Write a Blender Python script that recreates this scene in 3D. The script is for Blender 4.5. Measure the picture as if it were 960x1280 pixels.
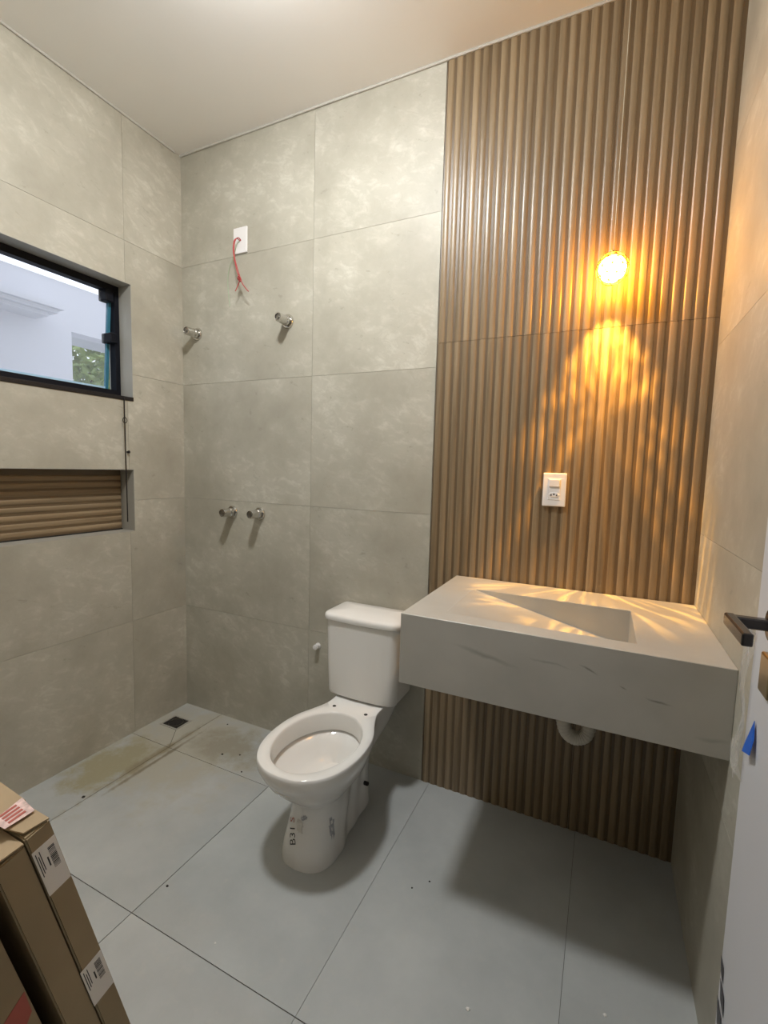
import bpy, bmesh, math, random
from mathutils import Vector, Matrix
from mathutils.bvhtree import BVHTree

random.seed(7)
for o in list(bpy.data.objects):
    bpy.data.objects.remove(o, do_unlink=True)
S = bpy.context.scene
COL = S.collection

# ------------------------------------------------------------------ room dimensions (metres)
XR, H, YF = 2.365, 2.922, -1.72        # right wall, ceiling, front wall; back wall y=0, left wall x=0
XP = 1.4235                            # left edge of the wood panel
GAP = 0.0012                           # tile joint

# ------------------------------------------------------------------ camera
cam_d = bpy.data.cameras.new('camera')
cam = bpy.data.objects.new('camera', cam_d)
COL.objects.link(cam)
YAW, PIT, ROL = -0.44086, -0.09238, 0.02740
fwd = Vector((math.sin(YAW) * math.cos(PIT), math.cos(YAW) * math.cos(PIT), math.sin(PIT)))
rgt = fwd.cross(Vector((0, 0, 1))).normalized()
upv = rgt.cross(fwd)
r2 = math.cos(ROL) * rgt + math.sin(ROL) * upv
u2 = -math.sin(ROL) * rgt + math.cos(ROL) * upv
cam.matrix_world = Matrix(((r2.x, u2.x, -fwd.x, 2.0692), (r2.y, u2.y, -fwd.y, -1.8298),
                           (r2.z, u2.z, -fwd.z, 1.3590), (0, 0, 0, 1)))
cam_d.sensor_fit = 'VERTICAL'
cam_d.sensor_height = 36.0
cam_d.lens = 581.985 / 1280 * 36.0
cam_d.clip_start = 0.01
S.camera = cam

# ------------------------------------------------------------------ sky and exposure
W = bpy.data.worlds.new('overcast_sky')
S.world = W
W.use_nodes = True
bg = W.node_tree.nodes['Background']
bg.inputs['Color'].default_value = (0.80, 0.87, 1.0, 1)
bg.inputs['Strength'].default_value = 1.7
S.view_settings.view_transform = 'Standard'
S.view_settings.look = 'None'
S.view_settings.gamma = 1.0
S.view_settings.use_curve_mapping = False
S.view_settings.exposure = 0.0
CEIL_LAMP = 255.0                      # emission strength of the white ceiling lamp
PEND_SPOT = 56.0                        # watts of the pendant's downward cone
PEND_GLOW = 140.0                      # emission strength of the amber bulb itself


# ------------------------------------------------------------------ material helpers
def mat_new(name):
    m = bpy.data.materials.new(name)
    m.use_nodes = True
    nt = m.node_tree
    return m, nt, nt.nodes['Principled BSDF']


def N(nt, t, **kw):
    n = nt.nodes.new(t)
    for k, v in kw.items():
        setattr(n, k, v)
    return n


def plain(name, col, rough=0.5, metal=0.0, spec=0.5, bump=0.0, bscale=60, vary=0.0):
    m, nt, b = mat_new(name)
    b.inputs['Base Color'].default_value = (*col, 1)
    b.inputs['Roughness'].default_value = rough
    b.inputs['Metallic'].default_value = metal
    b.inputs['Specular IOR Level'].default_value = spec
    if bump or vary:
        tc = N(nt, 'ShaderNodeTexCoord')
        nz = N(nt, 'ShaderNodeTexNoise')
        nz.inputs['Scale'].default_value = bscale
        nz.inputs['Detail'].default_value = 5
        nt.links.new(tc.outputs['Object'], nz.inputs['Vector'])
        if bump:
            bp = N(nt, 'ShaderNodeBump')
            bp.inputs['Strength'].default_value = bump
            bp.inputs['Distance'].default_value = 0.004
            nt.links.new(nz.outputs['Fac'], bp.inputs['Height'])
            nt.links.new(bp.outputs['Normal'], b.inputs['Normal'])
        if vary:
            r = N(nt, 'ShaderNodeValToRGB')
            r.color_ramp.elements[0].color = (*[c * (1 - vary) for c in col], 1)
            r.color_ramp.elements[1].color = (*[min(1, c * (1 + vary)) for c in col], 1)
            r.color_ramp.elements[0].position = 0.3
            r.color_ramp.elements[1].position = 0.7
            nt.links.new(nz.outputs['Fac'], r.inputs['Fac'])
            nt.links.new(r.outputs['Color'], b.inputs['Base Color'])
    return m


def rand_coords(nt, scale=(1, 1, 1), rot=(0, 0, 0), amount=9.0):
    """object coordinates, shifted per object so that no two pieces repeat"""
    tc = N(nt, 'ShaderNodeTexCoord')
    oi = N(nt, 'ShaderNodeObjectInfo')
    mul = N(nt, 'ShaderNodeMath', operation='MULTIPLY')
    mul.inputs[1].default_value = amount
    nt.links.new(oi.outputs['Random'], mul.inputs[0])
    add = N(nt, 'ShaderNodeVectorMath', operation='ADD')
    nt.links.new(tc.outputs['Object'], add.inputs[0])
    nt.links.new(mul.outputs[0], add.inputs[1])
    mp = N(nt, 'ShaderNodeMapping')
    mp.inputs['Scale'].default_value = scale
    mp.inputs['Rotation'].default_value = rot
    nt.links.new(add.outputs[0], mp.inputs['Vector'])
    return mp, oi


def ramp(nt, src, stops):
    r = N(nt, 'ShaderNodeValToRGB')
    el = r.color_ramp.elements
    while len(el) < len(stops):
        el.new(0.5)
    for e, (p, c) in zip(el, stops):
        e.position = p
        e.color = (*c, 1)
    nt.links.new(src, r.inputs['Fac'])
    return r


def mix(nt, fac, a, b, blend='MIX'):
    m = N(nt, 'ShaderNodeMix', data_type='RGBA', blend_type=blend)
    if isinstance(fac, float):
        m.inputs[0].default_value = fac
    else:
        nt.links.new(fac, m.inputs[0])
    for i, v in ((6, a), (7, b)):
        if isinstance(v, tuple):
            m.inputs[i].default_value = (*v, 1)
        else:
            nt.links.new(v, m.inputs[i])
    return m.outputs[2]


def stone(name, lo, mid, hi, rough=0.47, fleck=(0.63, 0.610, 0.530), bump=0.16):
    """grey porcelain wall tile: soft clouds, pale diagonal flecks, a few thin dark scratches"""
    m, nt, b = mat_new(name)
    mp, oi = rand_coords(nt, (1, 1, 1), (0.35, -0.35, 0.0))
    cl = N(nt, 'ShaderNodeTexNoise')
    cl.inputs['Scale'].default_value = 3.2
    cl.inputs['Detail'].default_value = 7
    cl.inputs['Roughness'].default_value = 0.6
    nt.links.new(mp.outputs[0], cl.inputs['Vector'])
    base = ramp(nt, cl.outputs['Fac'], [(0.30, lo), (0.52, mid), (0.74, hi)])
    mp2 = N(nt, 'ShaderNodeMapping')
    mp2.inputs['Scale'].default_value = (15, 15, 27)
    nt.links.new(mp.outputs[0], mp2.inputs['Vector'])
    fl = N(nt, 'ShaderNodeTexNoise')
    fl.inputs['Scale'].default_value = 1.0
    fl.inputs['Detail'].default_value = 6
    fl.inputs['Roughness'].default_value = 0.7
    fl.inputs['Distortion'].default_value = 0.5
    nt.links.new(mp2.outputs[0], fl.inputs['Vector'])
    f1 = ramp(nt, fl.outputs['Fac'], [(0.49, (0, 0, 0)), (0.68, (0.65, 0.65, 0.65))])
    pa = ramp(nt, cl.outputs['Fac'], [(0.42, (0, 0, 0)), (0.62, (1, 1, 1))])
    fm = N(nt, 'ShaderNodeMath', operation='MULTIPLY')
    nt.links.new(f1.outputs['Color'], fm.inputs[0])
    nt.links.new(pa.outputs['Color'], fm.inputs[1])
    c1 = mix(nt, fm.outputs[0], base.outputs['Color'], fleck)
    f2 = ramp(nt, fl.outputs['Fac'], [(0.29, (0.5, 0.5, 0.5)), (0.375, (0, 0, 0))])
    c2 = mix(nt, f2.outputs['Color'], c1, tuple(c * 0.7 for c in lo))
    # a slight difference in shade from tile to tile
    hs = N(nt, 'ShaderNodeMapRange')
    hs.inputs['To Min'].default_value = 0.965
    hs.inputs['To Max'].default_value = 1.035
    nt.links.new(oi.outputs['Random'], hs.inputs['Value'])
    sc = N(nt, 'ShaderNodeVectorMath', operation='SCALE')
    nt.links.new(c2, sc.inputs[0])
    nt.links.new(hs.outputs[0], sc.inputs['Scale'])
    nt.links.new(sc.outputs[0], b.inputs['Base Color'])
    b.inputs['Roughness'].default_value = rough
    b.inputs['Specular IOR Level'].default_value = 0.32
    bp = N(nt, 'ShaderNodeBump')
    bp.inputs['Strength'].default_value = bump
    bp.inputs['Distance'].default_value = 0.003
    nt.links.new(fl.outputs['Fac'], bp.inputs['Height'])
    nt.links.new(bp.outputs['Normal'], b.inputs['Normal'])
    return m


def wood(name, along, dark, mid, light, rough=0.33):
    m, nt, b = mat_new(name)
    sc = [46.0, 46.0, 46.0]
    sc[along] = 1.5
    mp, oi = rand_coords(nt, tuple(sc), amount=13.0)
    nz = N(nt, 'ShaderNodeTexNoise')
    nz.inputs['Scale'].default_value = 1.0
    nz.inputs['Detail'].default_value = 6
    nz.inputs['Roughness'].default_value = 0.62
    nz.inputs['Distortion'].default_value = 0.5
    nt.links.new(mp.outputs[0], nz.inputs['Vector'])
    c = ramp(nt, nz.outputs['Fac'], [(0.30, dark), (0.50, mid), (0.70, light)])
    hs = N(nt, 'ShaderNodeMapRange')
    hs.inputs['To Min'].default_value = 0.84
    hs.inputs['To Max'].default_value = 1.12
    nt.links.new(oi.outputs['Random'], hs.inputs['Value'])
    scn = N(nt, 'ShaderNodeVectorMath', operation='SCALE')
    nt.links.new(c.outputs['Color'], scn.inputs[0])
    nt.links.new(hs.outputs[0], scn.inputs['Scale'])
    nt.links.new(scn.outputs[0], b.inputs['Base Color'])
    b.inputs['Roughness'].default_value = rough
    bp = N(nt, 'ShaderNodeBump')
    bp.inputs['Strength'].default_value = 0.12
    bp.inputs['Distance'].default_value = 0.001
    nt.links.new(nz.outputs['Fac'], bp.inputs['Height'])
    nt.links.new(bp.outputs['Normal'], b.inputs['Normal'])
    return m


def floor_material():
    m, nt, b = mat_new('satin_concrete_porcelain')
    mp, oi = rand_coords(nt, (1, 1, 1), amount=6.0)
    nz = N(nt, 'ShaderNodeTexNoise')
    nz.inputs['Scale'].default_value = 2.6
    nz.inputs['Detail'].default_value = 8
    nz.inputs['Roughness'].default_value = 0.6
    nt.links.new(mp.outputs[0], nz.inputs['Vector'])
    base = ramp(nt, nz.outputs['Fac'], [(0.30, (0.375, 0.392, 0.385)), (0.55, (0.445, 0.462, 0.452)), (0.75, (0.51, 0.525, 0.51))])
    # dried mortar dust, beige, strongest by the shower corner (a stain with its own shape)
    tc = N(nt, 'ShaderNodeTexCoord')
    def blob(cx, cy, sx, sy, lo, hi):
        mpb = N(nt, 'ShaderNodeMapping')
        mpb.inputs['Location'].default_value = (-cx / sx, -cy / sy, 0)
        mpb.inputs['Scale'].default_value = (1 / sx, 1 / sy, 0)
        nt.links.new(tc.outputs['Object'], mpb.inputs['Vector'])
        n2 = N(nt, 'ShaderNodeTexNoise')
        n2.inputs['Scale'].default_value = 9.0
        n2.inputs['Detail'].default_value = 9
        n2.inputs['Roughness'].default_value = 0.68
        nt.links.new(tc.outputs['Object'], n2.inputs['Vector'])
        ln = N(nt, 'ShaderNodeVectorMath', operation='LENGTH')
        nt.links.new(mpb.outputs[0], ln.inputs[0])
        ad = N(nt, 'ShaderNodeMath', operation='ADD')
        nt.links.new(ln.outputs['Value'], ad.inputs[0])
        sb = N(nt, 'ShaderNodeMath', operation='MULTIPLY_ADD')
        sb.inputs[1].default_value = 2.2
        sb.inputs[2].default_value = -1.1
        nt.links.new(n2.outputs['Fac'], sb.inputs[0])
        nt.links.new(sb.outputs[0], ad.inputs[1])
        r = ramp(nt, ad.outputs[0], [(lo, (1, 1, 1)), (hi, (0, 0, 0))])
        return r.outputs['Color']
    d0 = blob(0.28, -0.28, 0.50, 0.48, 0.40, 1.1)
    c0 = mix(nt, d0, base.outputs['Color'], (0.425, 0.410, 0.345))
    d1 = blob(0.14, -0.54, 0.17, 0.24, 0.45, 1.05)
    c1 = mix(nt, d1, c0, (0.340, 0.312, 0.205))
    d2 = blob(0.50, -0.20, 0.27, 0.15, 0.35, 1.0)
    c2 = mix(nt, d2, c1, (0.325, 0.300, 0.235))
    d3 = blob(0.255, -0.42, 0.030, 0.36, 0.3, 1.15)
    c3 = mix(nt, d3, c2, (0.27, 0.235, 0.155))
    d4 = blob(0.296, -0.42, 0.013, 0.36, 0.3, 1.2)
    c4 = mix(nt, d4, c3, (0.22, 0.19, 0.135))
    # fine whitish dust everywhere
    sp = N(nt, 'ShaderNodeTexNoise')
    sp.inputs['Scale'].default_value = 22
    sp.inputs['Detail'].default_value = 8
    sp.inputs['Roughness'].default_value = 0.7
    nt.links.new(tc.outputs['Object'], sp.inputs['Vector'])
    s1 = ramp(nt, sp.outputs['Fac'], [(0.55, (0, 0, 0)), (0.80, (0.45, 0.45, 0.45))])
    c5 = mix(nt, s1.outputs['Color'], c4, (0.52, 0.51, 0.46))
    nt.links.new(c5, b.inputs['Base Color'])
    rr = ramp(nt, sp.outputs['Fac'], [(0.3, (0.36, 0.36, 0.36)), (0.7, (0.52, 0.52, 0.52))])
    nt.links.new(rr.outputs['Color'], b.inputs['Roughness'])
    return m


# grey veins of the sink slab: centre, length, half thickness, slope, strength
VEINS = [(1.800, -0.582, 0.855, 0.20, 0.009, -0.171, 0.45), (1.966, -0.582, 0.868, 0.13, 0.004, -0.096, 0.35), (2.063, -0.582, 0.870, 0.050, 0.004, -0.347, 0.75),
         (2.140, -0.582, 0.839, 0.022, 0.003, -0.49, 0.6), (2.216, -0.582, 0.823, 0.062, 0.004, -0.127, 0.75), (2.330, -0.582, 0.760, 0.08, 0.008, 0.05, 0.3)]


def sink_material():
    m, nt, b = mat_new('veined_porcelain_slab')
    tc = N(nt, 'ShaderNodeTexCoord')
    n0 = N(nt, 'ShaderNodeTexNoise')
    n0.inputs['Scale'].default_value = 5.0
    n0.inputs['Detail'].default_value = 6
    nt.links.new(tc.outputs['Object'], n0.inputs['Vector'])
    base = ramp(nt, n0.outputs['Fac'], [(0.3, (0.415, 0.402, 0.362)), (0.7, (0.490, 0.475, 0.430))])
    warp = N(nt, 'ShaderNodeTexNoise')
    warp.inputs['Scale'].default_value = 16.0
    warp.inputs['Detail'].default_value = 5
    nt.links.new(tc.outputs['Object'], warp.inputs['Vector'])
    wv = N(nt, 'ShaderNodeVectorMath', operation='MULTIPLY_ADD')
    wv.inputs[1].default_value = (0.022, 0.022, 0.022)
    wv.inputs[2].default_value = (-0.011, -0.011, -0.011)
    nt.links.new(warp.outputs['Color'], wv.inputs[0])
    wp = N(nt, 'ShaderNodeVectorMath', operation='ADD')
    nt.links.new(tc.outputs['Object'], wp.inputs[0])
    nt.links.new(wv.outputs[0], wp.inputs[1])
    c = base.outputs['Color']
    for (vx, vy, vz_, ln_, th_, slope, dark) in VEINS:
        shift = N(nt, 'ShaderNodeVectorMath', operation='SUBTRACT')
        shift.inputs[1].default_value = (vx, vy, vz_)
        nt.links.new(wp.outputs[0], shift.inputs[0])
        rt = N(nt, 'ShaderNodeVectorRotate', rotation_type='Y_AXIS')
        rt.inputs['Angle'].default_value = slope
        nt.links.new(shift.outputs[0], rt.inputs['Vector'])
        sc_ = N(nt, 'ShaderNodeVectorMath', operation='MULTIPLY')
        sc_.inputs[1].default_value = (2 / ln_, 4.0, 1 / th_)
        nt.links.new(rt.outputs[0], sc_.inputs[0])
        le = N(nt, 'ShaderNodeVectorMath', operation='LENGTH')
        nt.links.new(sc_.outputs[0], le.inputs[0])
        rr = ramp(nt, le.outputs['Value'], [(0.15, (dark, dark, dark)), (1.0, (0, 0, 0))])
        c = mix(nt, rr.outputs['Color'], c, (0.15, 0.14, 0.115))
    nt.links.new(c, b.inputs['Base Color'])
    b.inputs['Roughness'].default_value = 0.36
    return m


def emit(name, col, strength):
    m = bpy.data.materials.new(name)
    m.use_nodes = True
    nt = m.node_tree
    nt.nodes.clear()
    e = N(nt, 'ShaderNodeEmission')
    e.inputs['Color'].default_value = (*col, 1)
    e.inputs['Strength'].default_value = strength
    o = N(nt, 'ShaderNodeOutputMaterial')
    nt.links.new(e.outputs[0], o.inputs['Surface'])
    return m


def clear_mat(name, col, alpha, rough=0.1):
    """thin see-through sheet: part transparent, part glossy/diffuse surface"""
    m, nt, b = mat_new(name)
    b.inputs['Base Color'].default_value = (*col, 1)
    b.inputs['Roughness'].default_value = rough
    b.inputs['Alpha'].default_value = alpha
    return m


M = {}
M['tile'] = stone('grey_stone_tile', (0.358, 0.336, 0.272), (0.435, 0.411, 0.338), (0.500, 0.476, 0.400))
M['grout'] = plain('grey_grout', (0.355, 0.345, 0.295), 0.9)
M['floor_grout'] = plain('dark_floor_grout', (0.13, 0.125, 0.105), 0.9)
M['floor'] = floor_material()
M['ceiling'] = plain('white_ceiling_paint', (0.88, 0.875, 0.855), 0.85, vary=0.015, bscale=2.5)
M['caulk'] = plain('white_caulk', (0.50, 0.485, 0.44), 0.8, bump=0.3, bscale=40)
M['slat'] = wood('oak_slat_upright', 2, (0.178, 0.127, 0.072), (0.248, 0.180, 0.104), (0.315, 0.234, 0.142))
M['slat_h'] = wood('oak_slat_level', 1, (0.178, 0.127, 0.072), (0.248, 0.180, 0.104), (0.315, 0.234, 0.142))
M['groove'] = plain('dark_oak_groove', (0.128, 0.086, 0.045), 0.4)
M['paint'] = plain('white_paint', (0.62, 0.62, 0.60), 0.6)
M['reveal'] = plain('grey_reveal', (0.36, 0.345, 0.30), 0.5, vary=0.05, bscale=9)
M['black'] = plain('black_aluminium', (0.006, 0.007, 0.011), 0.5, spec=0.15)
M['granite'] = plain('black_granite', (0.016, 0.014, 0.014), 0.45, spec=0.25, vary=0.5, bscale=200)
M['chrome'] = plain('chrome', (0.62, 0.61, 0.58), 0.12, metal=1.0)
M['chrome_dark'] = plain('dull_chrome', (0.30, 0.29, 0.27), 0.3, metal=1.0)
M['ceramic'] = plain('white_ceramic', (0.80, 0.785, 0.75), 0.12, spec=0.5)
M['dark'] = plain('dark_hole', (0.015, 0.013, 0.011), 0.8)
M['ink'] = plain('black_ink', (0.03, 0.03, 0.03), 0.6)
M['red_ink'] = plain('red_ink', (0.42, 0.10, 0.07), 0.6)
M['residue'] = plain('grey_sticker_residue', (0.38, 0.38, 0.40), 0.7, vary=0.25, bscale=70)
M['smear'] = plain('pale_sticker_residue', (0.60, 0.58, 0.53), 0.7, vary=0.15, bscale=60)
M['plastic'] = plain('white_plastic', (0.80, 0.78, 0.77), 0.3)
M['pvc'] = plain('off_white_pvc', (0.66, 0.62, 0.54), 0.45)
M['red_wire'] = plain('red_wire', (0.42, 0.055, 0.055), 0.4)
M['green_wire'] = plain('pale_green_wire', (0.36, 0.44, 0.30), 0.4)
M['sink'] = sink_material()
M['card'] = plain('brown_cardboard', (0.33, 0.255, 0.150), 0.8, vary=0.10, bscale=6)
M['card_top'] = plain('top_lit_cardboard', (0.42, 0.315, 0.19), 0.8, vary=0.08, bscale=6)  # same board, paler: the lamp light on the tops put into the colour
M['card_edge'] = plain('corrugated_edge', (0.20, 0.125, 0.06), 0.9)
M['paper'] = plain('white_paper_label', (0.82, 0.79, 0.74), 0.6)
M['tape'] = plain('glossy_pink_tape', (0.70, 0.52, 0.48), 0.12, vary=0.3, bscale=90)
M['door'] = plain('white_lacquer', (0.62, 0.63, 0.66), 0.45)
M['handle'] = plain('dark_nickel', (0.055, 0.05, 0.05), 0.22, metal=0.6)
M['brass'] = plain('brushed_brass', (0.50, 0.40, 0.25), 0.3, metal=1.0)
M['blue'] = plain('blue_masking_tape', (0.01, 0.11, 0.55), 0.5)
M['film'] = clear_mat('clear_protective_film', (0.75, 0.74, 0.72), 0.30, 0.15)
M['film_print'] = plain('dark_film_print', (0.07, 0.07, 0.08), 0.5)
M['glass'] = clear_mat('window_glass', (0.75, 0.82, 0.92), 0.10, 0.02)
M['glass_edge'] = plain('blue_green_glass_edge', (0.05, 0.19, 0.27), 0.15)
M['glass_edge_lit'] = plain('pale_lit_glass_edge', (0.45, 0.68, 0.88), 0.2)  # the glass edge again, with the light it catches put into the colour
M['stucco'] = plain('white_exterior_render', (0.60, 0.60, 0.635), 0.9, bump=0.15, bscale=50)
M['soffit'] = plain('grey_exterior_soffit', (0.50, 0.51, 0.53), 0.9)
M['leaf'] = plain('green_leaf', (0.19, 0.26, 0.075), 0.5, vary=0.5, bscale=4)
M['bark'] = plain('brown_bark', (0.08, 0.06, 0.04), 0.9)
M['debris'] = plain('dark_grit', (0.03, 0.025, 0.02), 0.9)
M['debris_w'] = plain('white_chip', (0.75, 0.74, 0.70), 0.7)
M['bulb'] = emit('white_opal_dome', (0.975, 0.99, 1.0), CEIL_LAMP)
M['amber'] = emit('amber_bulb', (1.0, 0.43, 0.035), PEND_GLOW)
M['wire_gold'] = plain('gold_lattice', (0.55, 0.38, 0.10), 0.25, metal=1.0)
M['cord'] = plain('clear_pale_cord', (0.62, 0.58, 0.46), 0.3)


# ------------------------------------------------------------------ object helpers
def tag(o, label, cat, group=None, kind=None):
    o['label'] = label
    o['category'] = cat
    if group:
        o['group'] = group
    if kind:
        o['kind'] = kind
    return o


def empty(name, loc=(0, 0, 0)):
    o = bpy.data.objects.new(name, None)
    o.empty_display_size = 0.05
    o.location = loc
    COL.objects.link(o)
    return o


def finish(name, bm, mat, parent=None, smooth=None, world=True):
    """bmesh in world coordinates -> object; parented with the inverse so it stays put"""
    bmesh.ops.recalc_face_normals(bm, faces=bm.faces)
    me = bpy.data.meshes.new(name)
    bm.to_mesh(me)
    bm.free()
    if smooth is not None:
        for p in me.polygons:
            p.use_smooth = True
        me.set_sharp_from_angle(angle=math.radians(smooth))
    me.materials.append(mat)
    return link(name, me, parent)


def link(name, me, parent=None):
    o = bpy.data.objects.new(name, me)
    COL.objects.link(o)
    if parent is not None:
        o.parent = parent
        o.matrix_parent_inverse = world_of(parent).inverted()
    return o


def world_of(o):
    w = Matrix.Translation(o.location)
    if o.parent is not None:
        w = world_of(o.parent) @ o.matrix_parent_inverse @ w
    return w


def box(bm, x0, x1, y0, y1, z0, z1, bev=0.0, seg=1):
    g = bmesh.ops.create_cube(bm, size=1.0)
    vs = g['verts']
    for v in vs:
        v.co = Vector(((x0 + x1) / 2 + v.co.x * (x1 - x0), (y0 + y1) / 2 + v.co.y * (y1 - y0), (z0 + z1) / 2 + v.co.z * (z1 - z0)))
    if bev:
        es = list({e for v in vs for e in v.link_edges})
        bmesh.ops.bevel(bm, geom=es, offset=bev, segments=seg, affect='EDGES', profile=0.5)
    return vs


def boxobj(name, dims, mat, parent=None, bev=0.0, seg=1, smooth=None):
    bm = bmesh.new()
    box(bm, *dims, bev=bev, seg=seg)
    return finish(name, bm, mat, parent, smooth)


def frame_of(axis):
    a = Vector(axis).normalized()
    t = Vector((0, 0, 1)) if abs(a.z) < 0.9 else Vector((1, 0, 0))
    u = a.cross(t).normalized()
    return u, a.cross(u), a


def lathe(bm, origin, axis, prof, n=24, capped=True):
    """prof: list of (radius, distance along axis)"""
    u, v, a = frame_of(axis)
    o = Vector(origin)
    rings = []
    for r, h in prof:
        rings.append([bm.verts.new(o + a * h + (u * math.cos(2 * math.pi * i / n) + v * math.sin(2 * math.pi * i / n)) * r) for i in range(n)])
    for A, B in zip(rings, rings[1:]):
        for i in range(n):
            bm.faces.new((A[i], A[(i + 1) % n], B[(i + 1) % n], B[i]))
    if capped:
        bm.faces.new(rings[0])
        bm.faces.new(rings[-1])


def tube(bm, pts, rad, n=8, closed=False):
    pts = [Vector(p) for p in pts]
    L = len(pts)
    rings = []
    prev = None
    for i, p in enumerate(pts):
        if closed:
            d = (pts[(i + 1) % L] - pts[i - 1]).normalized()
        else:
            d = (pts[min(i + 1, L - 1)] - pts[max(i - 1, 0)]).normalized()
        if prev is None:
            u, v, _ = frame_of(d)
        else:
            u = (prev - d * prev.dot(d)).normalized()
            v = d.cross(u)
        prev = u
        r = rad(i / (L - 1)) if callable(rad) else rad
        rings.append([bm.verts.new(p + (u * math.cos(2 * math.pi * k / n) + v * math.sin(2 * math.pi * k / n)) * r) for k in range(n)])
    for i in range(L if closed else L - 1):
        A, B = rings[i], rings[(i + 1) % L]
        for k in range(n):
            bm.faces.new((A[k], A[(k + 1) % n], B[(k + 1) % n], B[k]))
    if not closed:
        bm.faces.new(rings[0])
        bm.faces.new(rings[-1])


def catmull(pts, m=8):
    pts = [Vector(p) for p in pts]
    out = []
    for i in range(len(pts) - 1):
        p0 = pts[max(i - 1, 0)]
        p1, p2 = pts[i], pts[i + 1]
        p3 = pts[min(i + 2, len(pts) - 1)]
        for k in range(m):
            t = k / m
            out.append(0.5 * ((2 * p1) + (p2 - p0) * t + (2 * p0 - 5 * p1 + 4 * p2 - p3) * t * t + (3 * p1 - p0 - 3 * p2 + p3) * t ** 3))
    out.append(pts[-1])
    return out


# ------------------------------------------------------------------ the room shell
def cut_rects(rect, holes):
    """rectangles left of rect=(a0,a1,b0,b1) after cutting away the holes"""
    todo = [rect]
    for h in holes:
        nxt = []
        for (a0, a1, b0, b1) in todo:
            c0, c1, d0, d1 = max(a0, h[0]), min(a1, h[1]), max(b0, h[2]), min(b1, h[3])
            if c0 >= c1 or d0 >= d1:
                nxt.append((a0, a1, b0, b1))
                continue
            if b0 < d0: nxt.append((a0, a1, b0, d0))
            if d1 < b1: nxt.append((a0, a1, d1, b1))
            if a0 < c0: nxt.append((a0, c0, d0, d1))
            if c1 < a1: nxt.append((c1, a1, d0, d1))
        todo = nxt
    return todo


WIN = (-1.42, -0.296, 1.652, 2.187)      # window opening on the left wall (y0,y1,z0,z1)
NIC = (-1.42, -0.300, 1.021, 1.324)      # niche below it
DOOR = (1.50, 2.31, -0.2, 2.10)          # door opening in the front wall (x0,x1,z0,z1)
ND = 0.095                               # niche and window reveal depth
TT = 0.004                               # how far the tiles stand proud of the grout bed

# walls: the bed (grout) behind, each tile a child
bm = bmesh.new()
for r in cut_rects((YF - 0.15, 0.15, -0.1, H + 0.12), [WIN, NIC]):
    box(bm, -ND, -TT, r[0], r[1], r[2], r[3])
for r in cut_rects((YF - 0.15, 0.15, -0.1, H + 0.12), [WIN]):
    box(bm, -0.17, -ND, r[0], r[1], r[2], r[3])
wall_left = tag(finish('wall_left', bm, M['grout']), 'grey stone-look tiled wall with the window and the long niche', 'wall', kind='structure')
bm = bmesh.new()
box(bm, -TT, XR + 0.004, TT, 0.15, -0.1, H + 0.12)
wall_back = tag(finish('wall_back', bm, M['grout']), 'tiled wall behind the toilet with a ribbed wood-look panel', 'wall', kind='structure')
bm = bmesh.new()
box(bm, XR + TT, XR + 0.15, YF - 0.15, 0.15, -0.1, H + 0.12)
wall_right = tag(finish('wall_right', bm, M['grout']), 'grey tiled wall at the end of the sink behind the door', 'wall', kind='structure')
bm = bmesh.new()
for r in cut_rects((0.0, XR, 0.0, H), [DOOR]):
    box(bm, r[0], r[1], YF - 0.15, YF, r[2], r[3])
wall_front = tag(finish('wall_front', bm, M['tile']), 'plain front wall with the doorway opening', 'wall', kind='structure')
bm = bmesh.new()
box(bm, 0, XR, -0.003 + YF - 0.15, 0, -0.1, -0.003)
floor = tag(finish('floor', bm, M['floor_grout']), 'grey concrete-look tiled bathroom floor', 'floor', kind='structure')
bm = bmesh.new()
box(bm, 0, XR, YF, 0, H, H + 0.1)
ceiling = tag(finish('ceiling', bm, M['ceiling']), 'plain white painted ceiling', 'ceiling', kind='structure')

ROWS = [0.0, 0.574, 1.174, 1.774, 2.374, H]


def tile_pieces(rects, put):
    bm = bmesh.new()
    for r in rects:
        put(bm, r)
    return bm


g = GAP / 2
YCUT = [YF, -1.52, -0.325, 0.0]
for j in range(5):
    for i in range(3):
        rect = (YCUT[i] + (g if i else 0), YCUT[i + 1] - (g if i < 2 else 0), ROWS[j] + (g if j else 0), ROWS[j + 1] - (g if j < 4 else 0))
        rs = cut_rects(rect, [WIN, NIC])
        if rs:
            bm = tile_pieces(rs, lambda b, r: box(b, -TT, 0, *r))
            finish('tile', bm, M['tile'], wall_left)
XCUT = [0.0, 0.8214, XP - 0.002]
for j in range(5):
    for i in range(2):
        boxobj('tile', (XCUT[i] + (g if i else 0), XCUT[i + 1] - g, 0, TT, ROWS[j] + (g if j else 0), ROWS[j + 1] - (g if j < 4 else 0)), M['tile'], wall_back)
RCUT = [YF, -1.2, 0.0]
for j in range(5):
    for i in range(2):
        boxobj('tile', (XR, XR + TT, RCUT[i] + (g if i else 0), RCUT[i + 1] - (g if i < 1 else 0), ROWS[j] + (g if j else 0), ROWS[j + 1] - (g if j < 4 else 0)), M['tile'], wall_right)

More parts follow.
